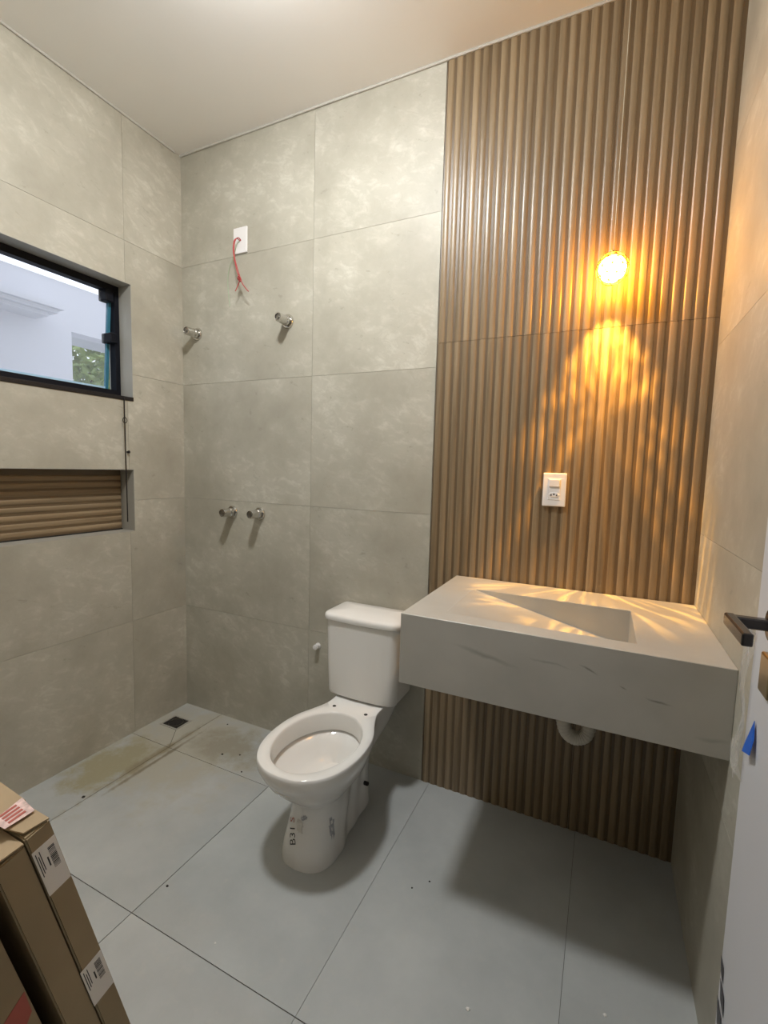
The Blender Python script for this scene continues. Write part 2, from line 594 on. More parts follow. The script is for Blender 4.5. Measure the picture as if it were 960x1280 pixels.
# floor tiles
FX = [0.0, 0.258, 0.858, 1.460, 2.051, XR]
fg = 0.0013
for i in range(5):
    ys = [YF - 0.15, -0.975, -0.342, 0.0] if i < 2 else [YF - 0.15, -0.975, 0.0]
    for j in range(len(ys) - 1):
        jx = [0.0, fg, fg, 0.0006, 0.0006, 0.0]     # the joints by the sink are nearly closed
        a, b_, c, d = FX[i] + jx[i], FX[i + 1] - jx[i + 1], ys[j] + fg * (j > 0), ys[j + 1] - fg * (j < len(ys) - 2)
        rs = cut_rects((a, b_, c, d), [(0.045, 0.170, -0.222, -0.118)])
        bm = tile_pieces(rs, lambda b, r: box(b, r[0], r[1], r[2], r[3], -0.003, 0.0))
        finish('floor_tile', bm, M['floor'], floor)
# thin diagonal cut of the shower fall
bm = bmesh.new()
tube(bm, [(0.168, -0.222, 0.0002), (0.256, -0.335, 0.0002)], 0.0012, 4)
finish('fall_cut', bm, M['floor_grout'], floor)

# caulk bead between walls and ceiling
bm = bmesh.new()
tube(bm, [(0.004 + 0.001 * math.sin(7 * y), y, H - 0.003) for y in [YF + k * 0.06 for k in range(29)]], 0.006, 6)
tag(finish('trim_1', bm, M['caulk'], smooth=50), 'uneven white caulk bead along the ceiling above the window wall', 'trim', kind='structure')
bm = bmesh.new()
tube(bm, [(x, -0.004 - 0.001 * math.sin(9 * x), H - 0.003) for x in [k * 0.06 for k in range(40)]], 0.006, 6)
tag(finish('trim_2', bm, M['caulk'], smooth=50), 'uneven white caulk bead along the ceiling above the wood panel', 'trim', kind='structure')

# ------------------------------------------------------------------ ribbed wood-look panel on the back wall
PITCH, SW, RELIEF = 0.6 / 18, 0.0185, 0.0034


def slat_mesh(name, length, vertical, mat):
    """rounded rib along z (on the back wall) or along y (in the niche), origin at its start"""
    prof = [(-SW / 2 - 0.0025, 0.0), (-SW / 2, 0.0020), (-SW / 2 + 0.003, RELIEF), (SW / 2 - 0.003, RELIEF), (SW / 2, 0.0020), (SW / 2 + 0.0025, 0.0)]
    bm = bmesh.new()
    rings = []
    for t in (0.0, length):
        if vertical:
            rings.append([bm.verts.new((a, -h, t)) for a, h in prof])
        else:
            rings.append([bm.verts.new((h, t, a)) for a, h in prof])
    n = len(prof)
    for i in range(n):
        bm.faces.new((rings[0][i], rings[0][(i + 1) % n], rings[1][(i + 1) % n], rings[1][i]))
    bm.faces.new(rings[0])
    bm.faces.new(rings[1])
    bmesh.ops.recalc_face_normals(bm, faces=bm.faces)
    me = bpy.data.meshes.new(name)
    bm.to_mesh(me)
    bm.free()
    for p in me.polygons:
        p.use_smooth = True
    me.set_sharp_from_angle(angle=math.radians(50))
    me.materials.append(mat)
    return me


PX = [XP, XP + 0.6, XR]
PZ = [0.0, 0.667, 1.867, H - 0.004]
for j in range(3):
    z0, z1 = PZ[j] + (g if j else 0), PZ[j + 1] - (g if j < 2 else 0)
    sm = slat_mesh('slat', z1 - z0, True, M['slat'])
    for i in range(2):
        pt = boxobj('ribbed_tile', (PX[i] + g, PX[i + 1] - g * (i == 0), -0.0005, TT, z0, z1), M['groove'], wall_back)
        x = PX[i] + PITCH / 2
        while x + SW / 2 < PX[i + 1]:
            s = link('slat', sm, pt)
            s.location = (x, -0.0005, z0)
            x += PITCH

# ------------------------------------------------------------------ niche lining
bm = bmesh.new()
e = 0.003
box(bm, -ND, 0, NIC[1] - e, NIC[1], NIC[2], NIC[3])
box(bm, -ND, 0, NIC[0], NIC[0] + e, NIC[2], NIC[3])
box(bm, -ND, 0, NIC[0] + e, NIC[1] - e, NIC[3] - e, NIC[3])
box(bm, -ND, 0, NIC[0] + e, NIC[1] - e, NIC[2], NIC[2] + e)
lin = finish('niche_lining', bm, M['reveal'], wall_left)
back = boxobj('niche_back', (-ND, -ND + 0.003, NIC[0] + e, NIC[1] - e - 0.003, NIC[2] + e, NIC[3] - e), M['groove'], wall_left)
hs = slat_mesh('slat', NIC[1] - NIC[0] - 2 * e - 0.004, False, M['slat_h'])
z = NIC[2] + e + 0.024
while z + SW / 2 < NIC[3] - e:
    s = link('slat', hs, back)
    s.location = (-ND + 0.003, NIC[0] + e, z)
    z += PITCH
boxobj('niche_dark_strip', (-ND + 0.003, -ND + 0.006, NIC[0] + e, NIC[1] - e, NIC[2] + e, NIC[2] + e + 0.006), M['dark'], wall_left)  # dark strip along the foot of the niche back

# ------------------------------------------------------------------ window
win = tag(empty('window_1', (-0.09, -0.86, WIN[2])), 'black framed top-hung window over the niche', 'window', kind='structure')
y0, y1, z0, z1 = WIN
bm = bmesh.new()
for d in ((-0.12, 0, y1 - 0.002, y1, z0, z1), (-0.12, 0, y0, y0 + 0.002, z0, z1), (-0.12, 0, y0, y1, z1 - 0.002, z1)):
    box(bm, *d)
finish('reveal', bm, M['reveal'], win)
bm = bmesh.new()
fw = 0.022
box(bm, -0.125, -0.085, y1 - 0.002 - fw, y1 - 0.002, z0, z1 - 0.002)
box(bm, -0.125, -0.085, y0 + 0.002, y0 + 0.002 + fw, z0, z1 - 0.002)
box(bm, -0.125, -0.085, y0 + 0.002 + fw, y1 - 0.002 - fw, z1 - 0.002 - 0.030, z1 - 0.002)
box(bm, -0.125, -0.085, y0 + 0.002 + fw, y1 - 0.002 - fw, z0, z0 + 0.048)
finish('frame', bm, M['black'], win)
boxobj('sill', (-0.12, 0.004, y0, y1, z0 - 0.004, z0 + 0.014), M['granite'], win, bev=0.001)
# glass pane hung at the top, pushed slightly outwards at the bottom
gy1, gz1, gz0 = y1 - 0.030, z1 - 0.040, z0 + 0.050


def gx(z):
    return -0.108 - 0.040 * (gz1 - z) / (gz1 - gz0)


def slab(bm, ya, yb, za, zb, t, off=0.0):
    vs = []
    for (yy, zz) in ((ya, za), (yb, za), (yb, zb), (ya, zb)):
        for o_ in (0, -t):
            vs.append(bm.verts.new((gx(zz) + off + o_, yy, zz)))
    for f in ((0, 2, 4, 6), (1, 3, 5, 7), (0, 1, 3, 2), (2, 3, 5, 4), (4, 5, 7, 6), (6, 7, 1, 0)):
        bm.faces.new([vs[k] for k in f])


bm = bmesh.new()
slab(bm, y0 + 0.03, gy1, gz0, gz1, 0.006)
pane = finish('pane', bm, M['glass'], win)
bm = bmesh.new()
slab(bm, gy1 - 0.010, gy1 + 0.003, gz0, gz1, 0.016, 0.006)
finish('pane_edge', bm, M['glass_edge'], pane)
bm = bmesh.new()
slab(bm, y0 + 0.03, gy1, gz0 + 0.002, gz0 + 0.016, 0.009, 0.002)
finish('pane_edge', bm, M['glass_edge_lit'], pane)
for (yc, zc, w_, h_) in ((gy1 - 0.022, z1 - 0.055, 0.042, 0.055), (gy1 - 0.004, z1 - 0.245, 0.036, 0.046)):
    boxobj('hinge_clamp', (gx(zc) - 0.02, -0.078, yc - w_ / 2, yc + w_ / 2, zc - h_ / 2, zc + h_ / 2), M['black'], win, bev=0.004, seg=2)
# winding rod
rod = tag(empty('window_rod', (0.012, -0.352, 1.073)), 'thin black window opening rod hanging past the niche', 'rod')
bm = bmesh.new()
tube(bm, [(0.012, -0.352, 1.66), (0.014, -0.352, 1.40), (0.016, -0.351, 1.073)], 0.0026, 8)
finish('rod_bar', bm, M['granite'], rod, smooth=40)
bm = bmesh.new()
tube(bm, [(0.016, -0.353 + 0.011 * math.cos(a), 1.553 + 0.013 * math.sin(a)) for a in [k * math.pi / 8 for k in range(16)]], 0.0018, 6, closed=True)
finish('rod_ring', bm, M['granite'], rod, smooth=40)
bm = bmesh.new()
lathe(bm, (0, -0.334, 1.406), (1, 0, 0), [(0.004, 0), (0.004, 0.010), (0.007, 0.011), (0.007, 0.014), (0.003, 0.016)], 12)
tag(finish('rod_clip_stud', bm, M['granite'], smooth=30), 'tiny black stud screwed into the wall above the niche', 'stud')

# ------------------------------------------------------------------ ceiling lamp (just above the picture)
LX, LY = 1.14, -0.90
lamp = tag(empty('ceiling_lamp', (LX, LY, H)), 'round opal dome lamp in the middle of the ceiling', 'lamp')
bm = bmesh.new()
lathe(bm, (LX, LY, H), (0, 0, -1), [(0.070, 0), (0.075, 0.030), (0.118, 0.040), (0.118, 0.048), (0.108, 0.050)], 32)
finish('lamp_base', bm, M['plastic'], lamp, smooth=40)
bm = bmesh.new()
lathe(bm, (LX, LY, H - 0.050), (0, 0, -1), [(0.104 * math.cos(k * math.pi / 20), 0.062 * math.sin(k * math.pi / 20)) for k in range(10)] + [(0.004, 0.062)], 32)
finish('opal_dome', bm, M['bulb'], lamp, smooth=180)

# ------------------------------------------------------------------ wall-hung sink
SX0, SX1, SY0, SZ0, SZ1 = 1.545, XR, -0.582, 0.719, 0.934
sink = tag(empty('wall_hung_sink', (1.95, -0.29, SZ0)), 'wall-hung grey veined stone sink with a sloping basin', 'sink')
bx0, bx1, by0, by1 = 1.662, 2.168, -0.512, -0.190
zd = SZ1 - 0.119
bm = bmesh.new()
V = lambda *c: bm.verts.new(c)
o_ = [V(SX0, SY0, SZ1), V(SX1, SY0, SZ1), V(SX1, -0.0075, SZ1), V(SX0, -0.0075, SZ1)]
u_ = [V(SX0, SY0, SZ0), V(SX1, SY0, SZ0), V(SX1, -0.0075, SZ0), V(SX0, -0.0075, SZ0)]
i_ = [V(bx0, by0, SZ1), V(bx1, by0, SZ1), V(bx1, by1, SZ1), V(bx0, by1, SZ1)]
d_ = [V(bx1, by0, zd), V(bx1, by1, zd)]
for k in range(4):
    bm.faces.new((o_[k], o_[(k + 1) % 4], i_[(k + 1) % 4], i_[k]))
    bm.faces.new((o_[k], o_[(k + 1) % 4], u_[(k + 1) % 4], u_[k]))
bm.faces.new(u_)
bm.faces.new((i_[0], i_[3], d_[1], d_[0]))          # ramp
bm.faces.new((i_[0], i_[1], d_[0]))                 # front cheek
bm.faces.new((i_[3], i_[2], d_[1]))                 # back cheek
bm.faces.new((i_[1], i_[2], d_[1], d_[0]))          # right end
bmesh.ops.recalc_face_normals(bm, faces=bm.faces)
bmesh.ops.bevel(bm, geom=[e_ for e_ in bm.edges if len(e_.link_faces) == 2 and e_.calc_face_angle(0) > 0.5], offset=0.0015, segments=1, affect='EDGES')
finish('slab_body', bm, M['sink'], sink)
boxobj('drain_slot', (bx1 - 0.030, bx1 - 0.012, by0 + 0.05, by1 - 0.05, zd + 0.004, zd + 0.0085), M['chrome_dark'], sink)
# corrugated siphon
sip = tag(empty('sink_siphon', (2.05, -0.2, 0.45)), 'white corrugated drain pipe looping under the sink', 'pipe')
cp = catmull([(1.985, -0.20, 0.715), (1.985, -0.20, 0.62), (1.990, -0.20, 0.54), (2.005, -0.20, 0.490), (2.035, -0.195, 0.474), (2.065, -0.185, 0.490), (2.075, -0.165, 0.545), (2.075, -0.12, 0.585), (2.075, -0.06, 0.59), (2.075, -0.001, 0.59)], 14)
bm = bmesh.new()
L_ = len(cp) - 1
tube(bm, cp, lambda t: 0.0225 + 0.0009 * math.sin(t * L_ * 2.1), 14)
finish('flexible_pipe', bm, M['pvc'], sip, smooth=60)
bm = bmesh.new()
lathe(bm, (1.985, -0.20, SZ0), (0, 0, -1), [(0.0, 0), (0.034, 0), (0.034, 0.04), (0.028, 0.045), (0.028, 0.07), (0.0, 0.07)], 20, capped=False)
finish('coupling_nut', bm, M['pvc'], sip, smooth=30)
bm = bmesh.new()
lathe(bm, (2.075, -0.0075, 0.59), (0, -1, 0), [(0.045, 0), (0.042, 0.006), (0.028, 0.010), (0.0, 0.010)], 20, capped=False)
finish('wall_collar', bm, M['pvc'], sip, smooth=30)

# ------------------------------------------------------------------ toilet
TX = 1.205
toilet = tag(empty('toilet', (TX, -0.35, 0)), 'white close-coupled toilet without a seat', 'toilet')


def outline(ctrl, z, m=6):
    """closed ring from half-width control points (hw, y) running front to back"""
    half = catmull([(a, b, 0) for a, b in ctrl], m)
    right = [(TX + p.x, p.y, z) for p in half]
    left = [(TX - p.x, p.y, z) for p in half[1:-1]][::-1]
    return right + left


def loft(bm, rings, cap0=False, cap1=False):
    R_ = [[bm.verts.new(c) for c in r] for r in rings]
    n = len(R_[0])
    for A, B in zip(R_, R_[1:]):
        for i in range(n):
            bm.faces.new((A[i], A[(i + 1) % n], B[(i + 1) % n], B[i]))
    if cap0: bm.faces.new(R_[0])
    if cap1: bm.faces.new(R_[-1])
    return R_


RIM = [(0.0, -0.724), (0.062, -0.715), (0.122, -0.678), (0.162, -0.615), (0.180, -0.535), (0.180, -0.455), (0.166, -0.385), (0.140, -0.325), (0.118, -0.270), (0.110, -0.215), (0.110, -0.030), (0.0, -0.030)]


def scl(ctrl, f, cy=-0.45, fx=None):
    return [(a * (fx if fx else f), cy + (b - cy) * f) for a, b in ctrl]


def foot(hw, front, waist, rear, back):
    """pedestal section: round nose, slight waist, splayed rear foot"""
    return [(0.0, front), (hw * 0.45, front + 0.008), (hw * 0.80, front + 0.034), (hw * 0.97, front + 0.075), (hw, front + 0.12), (hw * 0.98, front + 0.16), (waist, front + 0.22), (waist, front + 0.27), (rear, front + 0.32), (rear, back - 0.04), (rear * 0.8, back), (0.0, back)]


def lerp(a, b, t):
    return [(p[0] + (q[0] - p[0]) * t, p[1] + (q[1] - p[1]) * t) for p, q in zip(a, b)]


f0 = foot(0.102, -0.628, 0.082, 0.076, -0.205)
f1 = foot(0.096, -0.620, 0.074, 0.070, -0.205)
f2 = foot(0.089, -0.588, 0.068, 0.062, -0.195)
f3 = foot(0.089, -0.583, 0.072, 0.062, -0.180)
r_top = scl(RIM, 0.985)
rings = [outline(f0, 0.0), outline(f0, 0.012), outline(f1, 0.06), outline(f2, 0.14), outline(f3, 0.195),
         outline(lerp(f3, r_top, 0.22), 0.225), outline(lerp(f3, r_top, 0.50), 0.260), outline(lerp(f3, r_top, 0.74), 0.295),
         outline(lerp(f3, r_top, 0.90), 0.330), outline(scl(RIM, 0.992), 0.358), outline(RIM, 0.372), outline(RIM, 0.384), outline(scl(RIM, 0.995), 0.392), outline(scl(RIM, 0.986), 0.394)]
# opening in the rim, sampled with the same number of points
npt = len(rings[0])


def egg(hw, front, backy, z):
    cy, b = (front + backy) / 2, (backy - front) / 2
    out = []
    for c in rings[-1]:
        a = math.atan2((c[0] - TX) / 0.13, -(c[1] - cy) / 0.18)
        if c[1] > -0.28:
            a = math.atan2((c[0] - TX) * 0.55 / 0.13, -(min(c[1], -0.28 + (c[1] + 0.28) * 0.4) - cy) / 0.18)
        out.append((TX + hw * math.sin(a), cy - b * math.cos(a), z))
    return out


rings += [egg(0.149, -0.692, -0.296, 0.394), egg(0.146, -0.689, -0.299, 0.391), egg(0.144, -0.687, -0.301, 0.384), egg(0.142, -0.684, -0.302, 0.330), egg(0.145, -0.687, -0.300, 0.322),
          egg(0.158, -0.698, -0.290, 0.326), egg(0.160, -0.700, -0.288, 0.316), egg(0.138, -0.676, -0.312, 0.302), egg(0.116, -0.640, -0.330, 0.280), egg(0.085, -0.580, -0.345, 0.250), egg(0.045, -0.50, -0.36, 0.225)]
bm = bmesh.new()
loft(bm, rings, True, True)
bowl = finish('bowl', bm, M['ceramic'], toilet, smooth=55)
bvh_bm = bmesh.new()
bvh_bm.from_mesh(bowl.data)
bowl_bvh = BVHTree.FromBMesh(bvh_bm)
bvh_bm.free()
for sx in (-0.072, 0.072):
    bm = bmesh.new()
    lathe(bm, (TX + sx, -0.268, 0.3935), (0, 0, 1), [(0.0075, 0), (0.0075, 0.0012), (0.0, 0.0012)], 12, capped=False)
    finish('seat_bolt_hole', bm, M['dark'], bowl)


def rounded(hw, y_front, y_back, z, rf, rb, bulge, n=8):
    """tank section: rounded front corners, slightly bowed front"""
    pts = []
    for (cx, cy, r, a0) in ((hw - rf, y_front + rf, rf, -90), (hw - rb, y_back - rb, rb, 0), (-(hw - rb), y_back - rb, rb, 90), (-(hw - rf), y_front + rf, rf, 180)):
        for k in range(n + 1):
            a = math.radians(a0 + 90 * k / n)
            pts.append((cx + r * math.cos(a), cy + r * math.sin(a)))
        if a0 == 180:
            for k in range(1, 8):
                t = k / 8
                pts.append((-(hw - rf) + 2 * (hw - rf) * t, y_front))
    out = []
    for x, y in pts:
        f = max(0.0, (y_back - y) / (y_back - y_front))
        out.append((TX + x, y - bulge * (1 - (x / hw) ** 2) * f, z))
    return out


bm = bmesh.new()
loft(bm, [rounded(0.148, -0.182, -0.028, 0.402, 0.03, 0.01, 0.010), rounded(0.157, -0.192, -0.020, 0.406, 0.032, 0.012, 0.012), rounded(0.160, -0.195, -0.018, 0.416, 0.034, 0.012, 0.012),
          rounded(0.166, -0.197, -0.016, 0.56, 0.035, 0.012, 0.012), rounded(0.170, -0.199, -0.015, 0.722, 0.035, 0.012, 0.012)], True, True)
tank = finish('tank', bm, M['ceramic'], toilet, smooth=50)
bm = bmesh.new()
loft(bm, [rounded(0.168, -0.197, -0.016, 0.7225, 0.035, 0.012, 0.012), rounded(0.176, -0.206, -0.010, 0.726, 0.036, 0.014, 0.012), rounded(0.178, -0.208, -0.009, 0.735, 0.036, 0.014, 0.012), rounded(0.177, -0.207, -0.010, 0.744, 0.036, 0.014, 0.012),
          rounded(0.174, -0.204, -0.013, 0.7495, 0.035, 0.013, 0.012), rounded(0.166, -0.195, -0.022, 0.7545, 0.032, 0.012, 0.011), rounded(0.08, -0.11, -0.07, 0.757, 0.012, 0.01, 0.0)], True, True)
finish('tank_lid', bm, M['ceramic'], toilet, smooth=40)
boxobj('tank_gasket', (TX - 0.10, TX + 0.10, -0.165, -0.05, 0.3935, 0.4025), M['dark'], toilet)


def project(me_pts, faces, name, mat, lift=0.0009):
    """lay a flat 2D drawing (already placed as rays) onto the bowl"""
    bm_ = bmesh.new()
    vs = []
    for org, dr in me_pts:
        hit, nrm, _, _ = bowl_bvh.ray_cast(org, dr)
        if hit is None:
            bm_.free()
            return None
        if nrm.dot(dr) > 0:
            nrm = -nrm
        vs.append(bm_.verts.new(hit + nrm * lift))
    for f in faces:
        try:
            bm_.faces.new([vs[k] for k in f])
        except ValueError:
            pass
    return finish(name, bm_, mat, bowl)


def decal_frame(target, view):
    """a drawing plane seen from direction view, centred on the point target"""
    d = (Vector(target) - Vector(view)).normalized()
    r = d.cross(Vector((0, 0, 1))).normalized()
    u = r.cross(d)
    return d, r, u


def decal_text(txt, size, target, rot, mat, name):
    cu = bpy.data.curves.new(name, 'FONT')
    cu.body = txt
    cu.size = size
    cu.align_x = 'CENTER'
    cu.align_y = 'CENTER'
    cu.resolution_u = 3
    to = bpy.data.objects.new(name, cu)
    COL.objects.link(to)
    bpy.context.view_layer.update()
    me = bpy.data.meshes.new_from_object(to.evaluated_get(bpy.context.evaluated_depsgraph_get()))
    bpy.data.objects.remove(to, do_unlink=True)
    tb = bmesh.new()
    tb.from_mesh(me)
    bmesh.ops.triangulate(tb, faces=tb.faces)
    bmesh.ops.subdivide_edges(tb, edges=tb.edges, cuts=3, use_grid_fill=True)
    tb.to_mesh(me)
    tb.free()
    d, r, u = decal_frame(target, (TX - 0.02, -1.6, 0.25))
    pts = []
    for v in me.vertices:
        a, b = v.co.x, v.co.y
        a, b = a * math.cos(rot) - b * math.sin(rot), a * math.sin(rot) + b * math.cos(rot)
        pts.append((Vector(target) + r * a + u * b - d * 0.5, d))
    project(pts, [tuple(p.vertices) for p in me.polygons], name, mat)
    bpy.data.meshes.remove(me)


def decal_blob(target, w, h, rot, mat, name, seed, view=None):
    rnd = random.Random(seed)
    d, r, u = decal_frame(target, view or (TX + 0.02, -1.6, 0.25))
    nx, ny = 6, 6
    pts, faces = [], []
    for j in range(ny + 1):
        for i in range(nx + 1):
            a = (i / nx - 0.5) * w
            b = (j / ny - 0.5) * h
            if i in (0, nx): a += rnd.uniform(-0.12, 0.12) * w
            if j in (0, ny): b += rnd.uniform(-0.12, 0.12) * h
            a, b = a * math.cos(rot) - b * math.sin(rot), a * math.sin(rot) + b * math.cos(rot)
            pts.append((Vector(target) + r * a + u * b - d * 0.5, d))
    for j in range(ny):
        for i in range(nx):
            if (i in (0, nx - 1) and j in (0, ny - 1)) or rnd.random() < 0.12:
                continue
            k = j * (nx + 1) + i
            faces.append((k, k + 1, k + nx + 2, k + nx + 1))
    project(pts, faces, name, mat)


decal_text('B31', 0.036, (TX - 0.028, -0.58, 0.092), math.radians(112), M['ink'], 'printed_code')
decal_text('S', 0.036, (TX - 0.045, -0.58, 0.132), math.radians(112), M['red_ink'], 'printed_code')
decal_blob((TX - 0.008, -0.58, 0.130), 0.026, 0.040, 0.4, M['smear'], 'sticker_residue', 3)
decal_blob((TX + 0.006, -0.58, 0.160), 0.024, 0.016, 0.7, M['residue'], 'printed_mark', 5)
decal_blob((TX + 0.075, -0.52, 0.115), 0.022, 0.070, 0.1, M['residue'], 'sticker_residue', 9, (TX + 0.9, -1.4, 0.3))
bm = bmesh.new()
lathe(bm, (TX + 0.082, -0.255, 0.10), (1, 0, 0), [(0.008, -0.02), (0.008, 0.0), (0.006, 0.003), (0.0, 0.003)], 12, capped=False)
finish('side_bolt_hole', bm, M['dark'], bowl)

# ------------------------------------------------------------------ fittings on the back wall
for (x, z, lab, handle) in ((0.683, 2.031, 'upper chrome valve stub to the right of the hanging wires', True), (0.107, 2.028, 'upper chrome pipe stub close to the corner of the walls', False),
                            (0.343, 1.116, 'lower chrome valve stub of the pair, the one closer to the corner', False), (0.521, 1.119, 'lower chrome valve stub of the pair, the one closer to the toilet', False)):
    t = tag(empty('valve_stub', (x, 0, z)), lab, 'valve', 'chrome shower stubs on the tiled wall')
    bm = bmesh.new()
    lathe(bm, (x, 0, z), (0, -1, 0), [(0.0, 0.0), (0.033, 0.0), (0.033, 0.004), (0.029, 0.010), (0.0, 0.010)], 24, capped=False)
    finish('flange', bm, M['chrome'], t, smooth=35)
    bm = bmesh.new()
    lathe(bm, (x, -0.010, z), (0, -1, 0), [(0.0235, 0.0), (0.0235, 0.018), (0.0205, 0.021), (0.0205, 0.062), (0.0190, 0.066), (0.0165, 0.066), (0.0165, 0.060), (0.0, 0.060)], 24, capped=False)
    finish('valve_body', bm, M['chrome'], t, smooth=35)
    bm = bmesh.new()
    lathe(bm, (x, -0.0700, z), (0, -1, 0), [(0.0160, 0.0), (0.0160, 0.0020), (0.007, 0.0020), (0.007, 0.005), (0.0, 0.005)], 16, capped=False)
    finish('valve_spindle', bm, M['chrome_dark'], t, smooth=35)
bm = bmesh.new()
lathe(bm, (0.877, 0, 0.507), (0, -1, 0), [(0.014, 0), (0.014, 0.004), (0.0095, 0.006), (0.0095, 0.022), (0.012, 0.022), (0.012, 0.030), (0.004, 0.032), (0.0, 0.032)], 16, capped=False)
tag(finish('water_inlet_plug', bm, M['plastic'], smooth=35), 'small white water inlet plug in the wall beside the tank', 'plug')

# blank plate with loose wires
bx = tag(empty('blank_cover_plate', (0.4005, 0, 2.378)), 'white blank cover plate high on the tiles with loose wires', 'cover plate')
boxobj('plate', (0.358, 0.443, -0.008, 0, 2.380, 2.500), M['plastic'], bx, bev=0.003, seg=2)
for nm, path, mt in (('wire', [(0.402, -0.007, 2.436), (0.397, -0.026, 2.440), (0.391, -0.038, 2.424), (0.392, -0.045, 2.38), (0.408, -0.050, 2.32), (0.424, -0.052, 2.27), (0.440, -0.052, 2.240), (0.430, -0.050, 2.218), (0.408, -0.048, 2.188)], 'red_wire'),
                     ('wire', [(0.406, -0.007, 2.438), (0.404, -0.024, 2.444), (0.395, -0.034, 2.428), (0.394, -0.041, 2.39), (0.404, -0.047, 2.34), (0.428, -0.055, 2.285), (0.443, -0.057, 2.250), (0.458, -0.056, 2.215), (0.484, -0.052, 2.182), (0.492, -0.050, 2.176)], 'red_wire'),
                     ('earth_wire', [(0.399, -0.007, 2.434), (0.388, -0.016, 2.420), (0.364, -0.014, 2.365), (0.338, -0.010, 2.330), (0.322, -0.008, 2.27), (0.326, -0.006, 2.19), (0.333, -0.006, 2.14)], 'green_wire')):
    bm = bmesh.new()
    tube(bm, catmull(path, 7), 0.0022 if mt == 'red_wire' else 0.0018, 8)
    finish(nm, bm, M[mt], bx, smooth=60)
bm = bmesh.new()
for k, (r, ph) in enumerate(((0.0115, 0.0), (0.009, 1.1))):
    u, v, a = frame_of((0.4, 1.0 - k, 0.5))
    tube(bm, [Vector((0.441, -0.056, 2.237)) + (u * math.cos(t) + v * math.sin(t)) * r for t in [ph + j * math.pi / 6 for j in range(12)]], 0.0031, 8, closed=True)
finish('wire_knot', bm, M['red_wire'], bx, smooth=60)

# switch and socket plate on the wood panel
PY = -0.0075
sw = tag(empty('switch_socket_plate', (1.902, PY, 1.239)), 'white switch and socket plate on the wood panel above the sink', 'switch plate')
boxobj('plate', (1.8615, 1.9425, PY - 0.009, PY, 1.2385, 1.3605), M['plastic'], sw, bev=0.003, seg=2)
boxobj('module', (1.880, 1.924, PY - 0.0105, PY - 0.008, 1.262, 1.341), M['plastic'], sw, bev=0.001)
bm = bmesh.new()
vs = box(bm, 1.884, 1.920, PY - 0.0155, PY - 0.010, 1.311, 1.337, bev=0.0012)
finish('rocker', bm, M['plastic'], sw)
bm = bmesh.new()
hexp = [(-0.0195, 0.0), (-0.012, 0.0085), (0.012, 0.0085), (0.0195, 0.0), (0.012, -0.0085), (-0.012, -0.0085)]
A = [bm.verts.new((1.902 + a, PY - 0.0108, 1.281 + b)) for a, b in hexp]
B = [bm.verts.new((1.902 + a * 0.9, PY - 0.0125, 1.281 + b * 0.86)) for a, b in hexp]
for k in range(6):
    bm.faces.new((A[k], A[(k + 1) % 6], B[(k + 1) % 6], B[k]))
bm.faces.new(B)
finish('socket_face', bm, M['plastic'], sw)
for dx, dz in ((-0.0098, -0.001), (0.0, 0.002), (0.0098, -0.001)):
    bm = bmesh.new()
    lathe(bm, (1.902 + dx, PY - 0.0125, 1.281 + dz), (0, -1, 0), [(0.0031, -0.001), (0.0031, 0.0006), (0.0, 0.0006)], 10, capped=False)
    finish('socket_hole', bm, M['dark'], sw)

# ------------------------------------------------------------------ pendant lamp close to the panel
BX, BY, BZ = 2.0455, -0.082, 2.030
pen = tag(empty('pendant_lamp', (BX, BY, BZ)), 'small glowing amber globe pendant hanging before the wood panel', 'pendant lamp')
bm = bmesh.new()
tube(bm, [(BX, BY, BZ + 0.055), (BX, BY, 2.5), (BX, BY, H - 0.012)], 0.0011, 6)
finish('cord', bm, M['cord'], pen)
bm = bmesh.new()
lathe(bm, (BX, BY, H), (0, 0, -1), [(0.04, 0), (0.04, 0.012), (0.01, 0.016), (0.0, 0.016)], 24, capped=False)
finish('canopy', bm, M['plastic'], pen, smooth=35)
bm = bmesh.new()
lathe(bm, (BX, BY, BZ + 0.036), (0, 0, 1), [(0.014, 0), (0.014, 0.016), (0.004, 0.022), (0.0, 0.022)], 16, capped=False)
finish('socket', bm, M['wire_gold'], pen, smooth=35)
bm = bmesh.new()
bmesh.ops.create_icosphere(bm, subdivisions=3, radius=0.042)
for v in bm.verts:
    v.co = v.co + Vector((BX, BY, BZ))
finish('bulb', bm, M['amber'], pen, smooth=180)
bm = bmesh.new()
bmesh.ops.create_icosphere(bm, subdivisions=2, radius=0.051)
me_ = [[v.co + Vector((BX, BY, BZ)) for v in e_.verts] for e_ in bm.edges]
bm.free()
bm = bmesh.new()
for a, b in me_:
    tube(bm, [a, b], 0.0013, 4)
finish('lattice_globe', bm, M['wire_gold'], pen)
# its light: the bulb's own glow and a cone downwards broken into rays by the cut-glass globe
ld = bpy.data.lights.new('pendant_cone', 'SPOT')
ld.energy = PEND_SPOT
ld.color = (1.0, 0.48, 0.07)
ld.shadow_soft_size = 0.006
ld.spot_size = math.radians(70)
ld.spot_blend = 0.95
ld.use_nodes = True
nt = ld.node_tree
em = nt.nodes['Emission']
tc = N(nt, 'ShaderNodeTexCoord')
flat = N(nt, 'ShaderNodeVectorMath', operation='MULTIPLY')
flat.inputs[1].default_value = (1, 1, 0)
nt.links.new(tc.outputs['Normal'], flat.inputs[0])
azi = N(nt, 'ShaderNodeVectorMath', operation='NORMALIZE')
nt.links.new(flat.outputs[0], azi.inputs[0])
mp = N(nt, 'ShaderNodeVectorMath', operation='MULTIPLY_ADD')
mp.inputs[1].default_value = (0.75, 0.75, 0.75)
nt.links.new(azi.outputs[0], mp.inputs[0])
half = N(nt, 'ShaderNodeVectorMath', operation='SCALE')
half.inputs['Scale'].default_value = 0.35
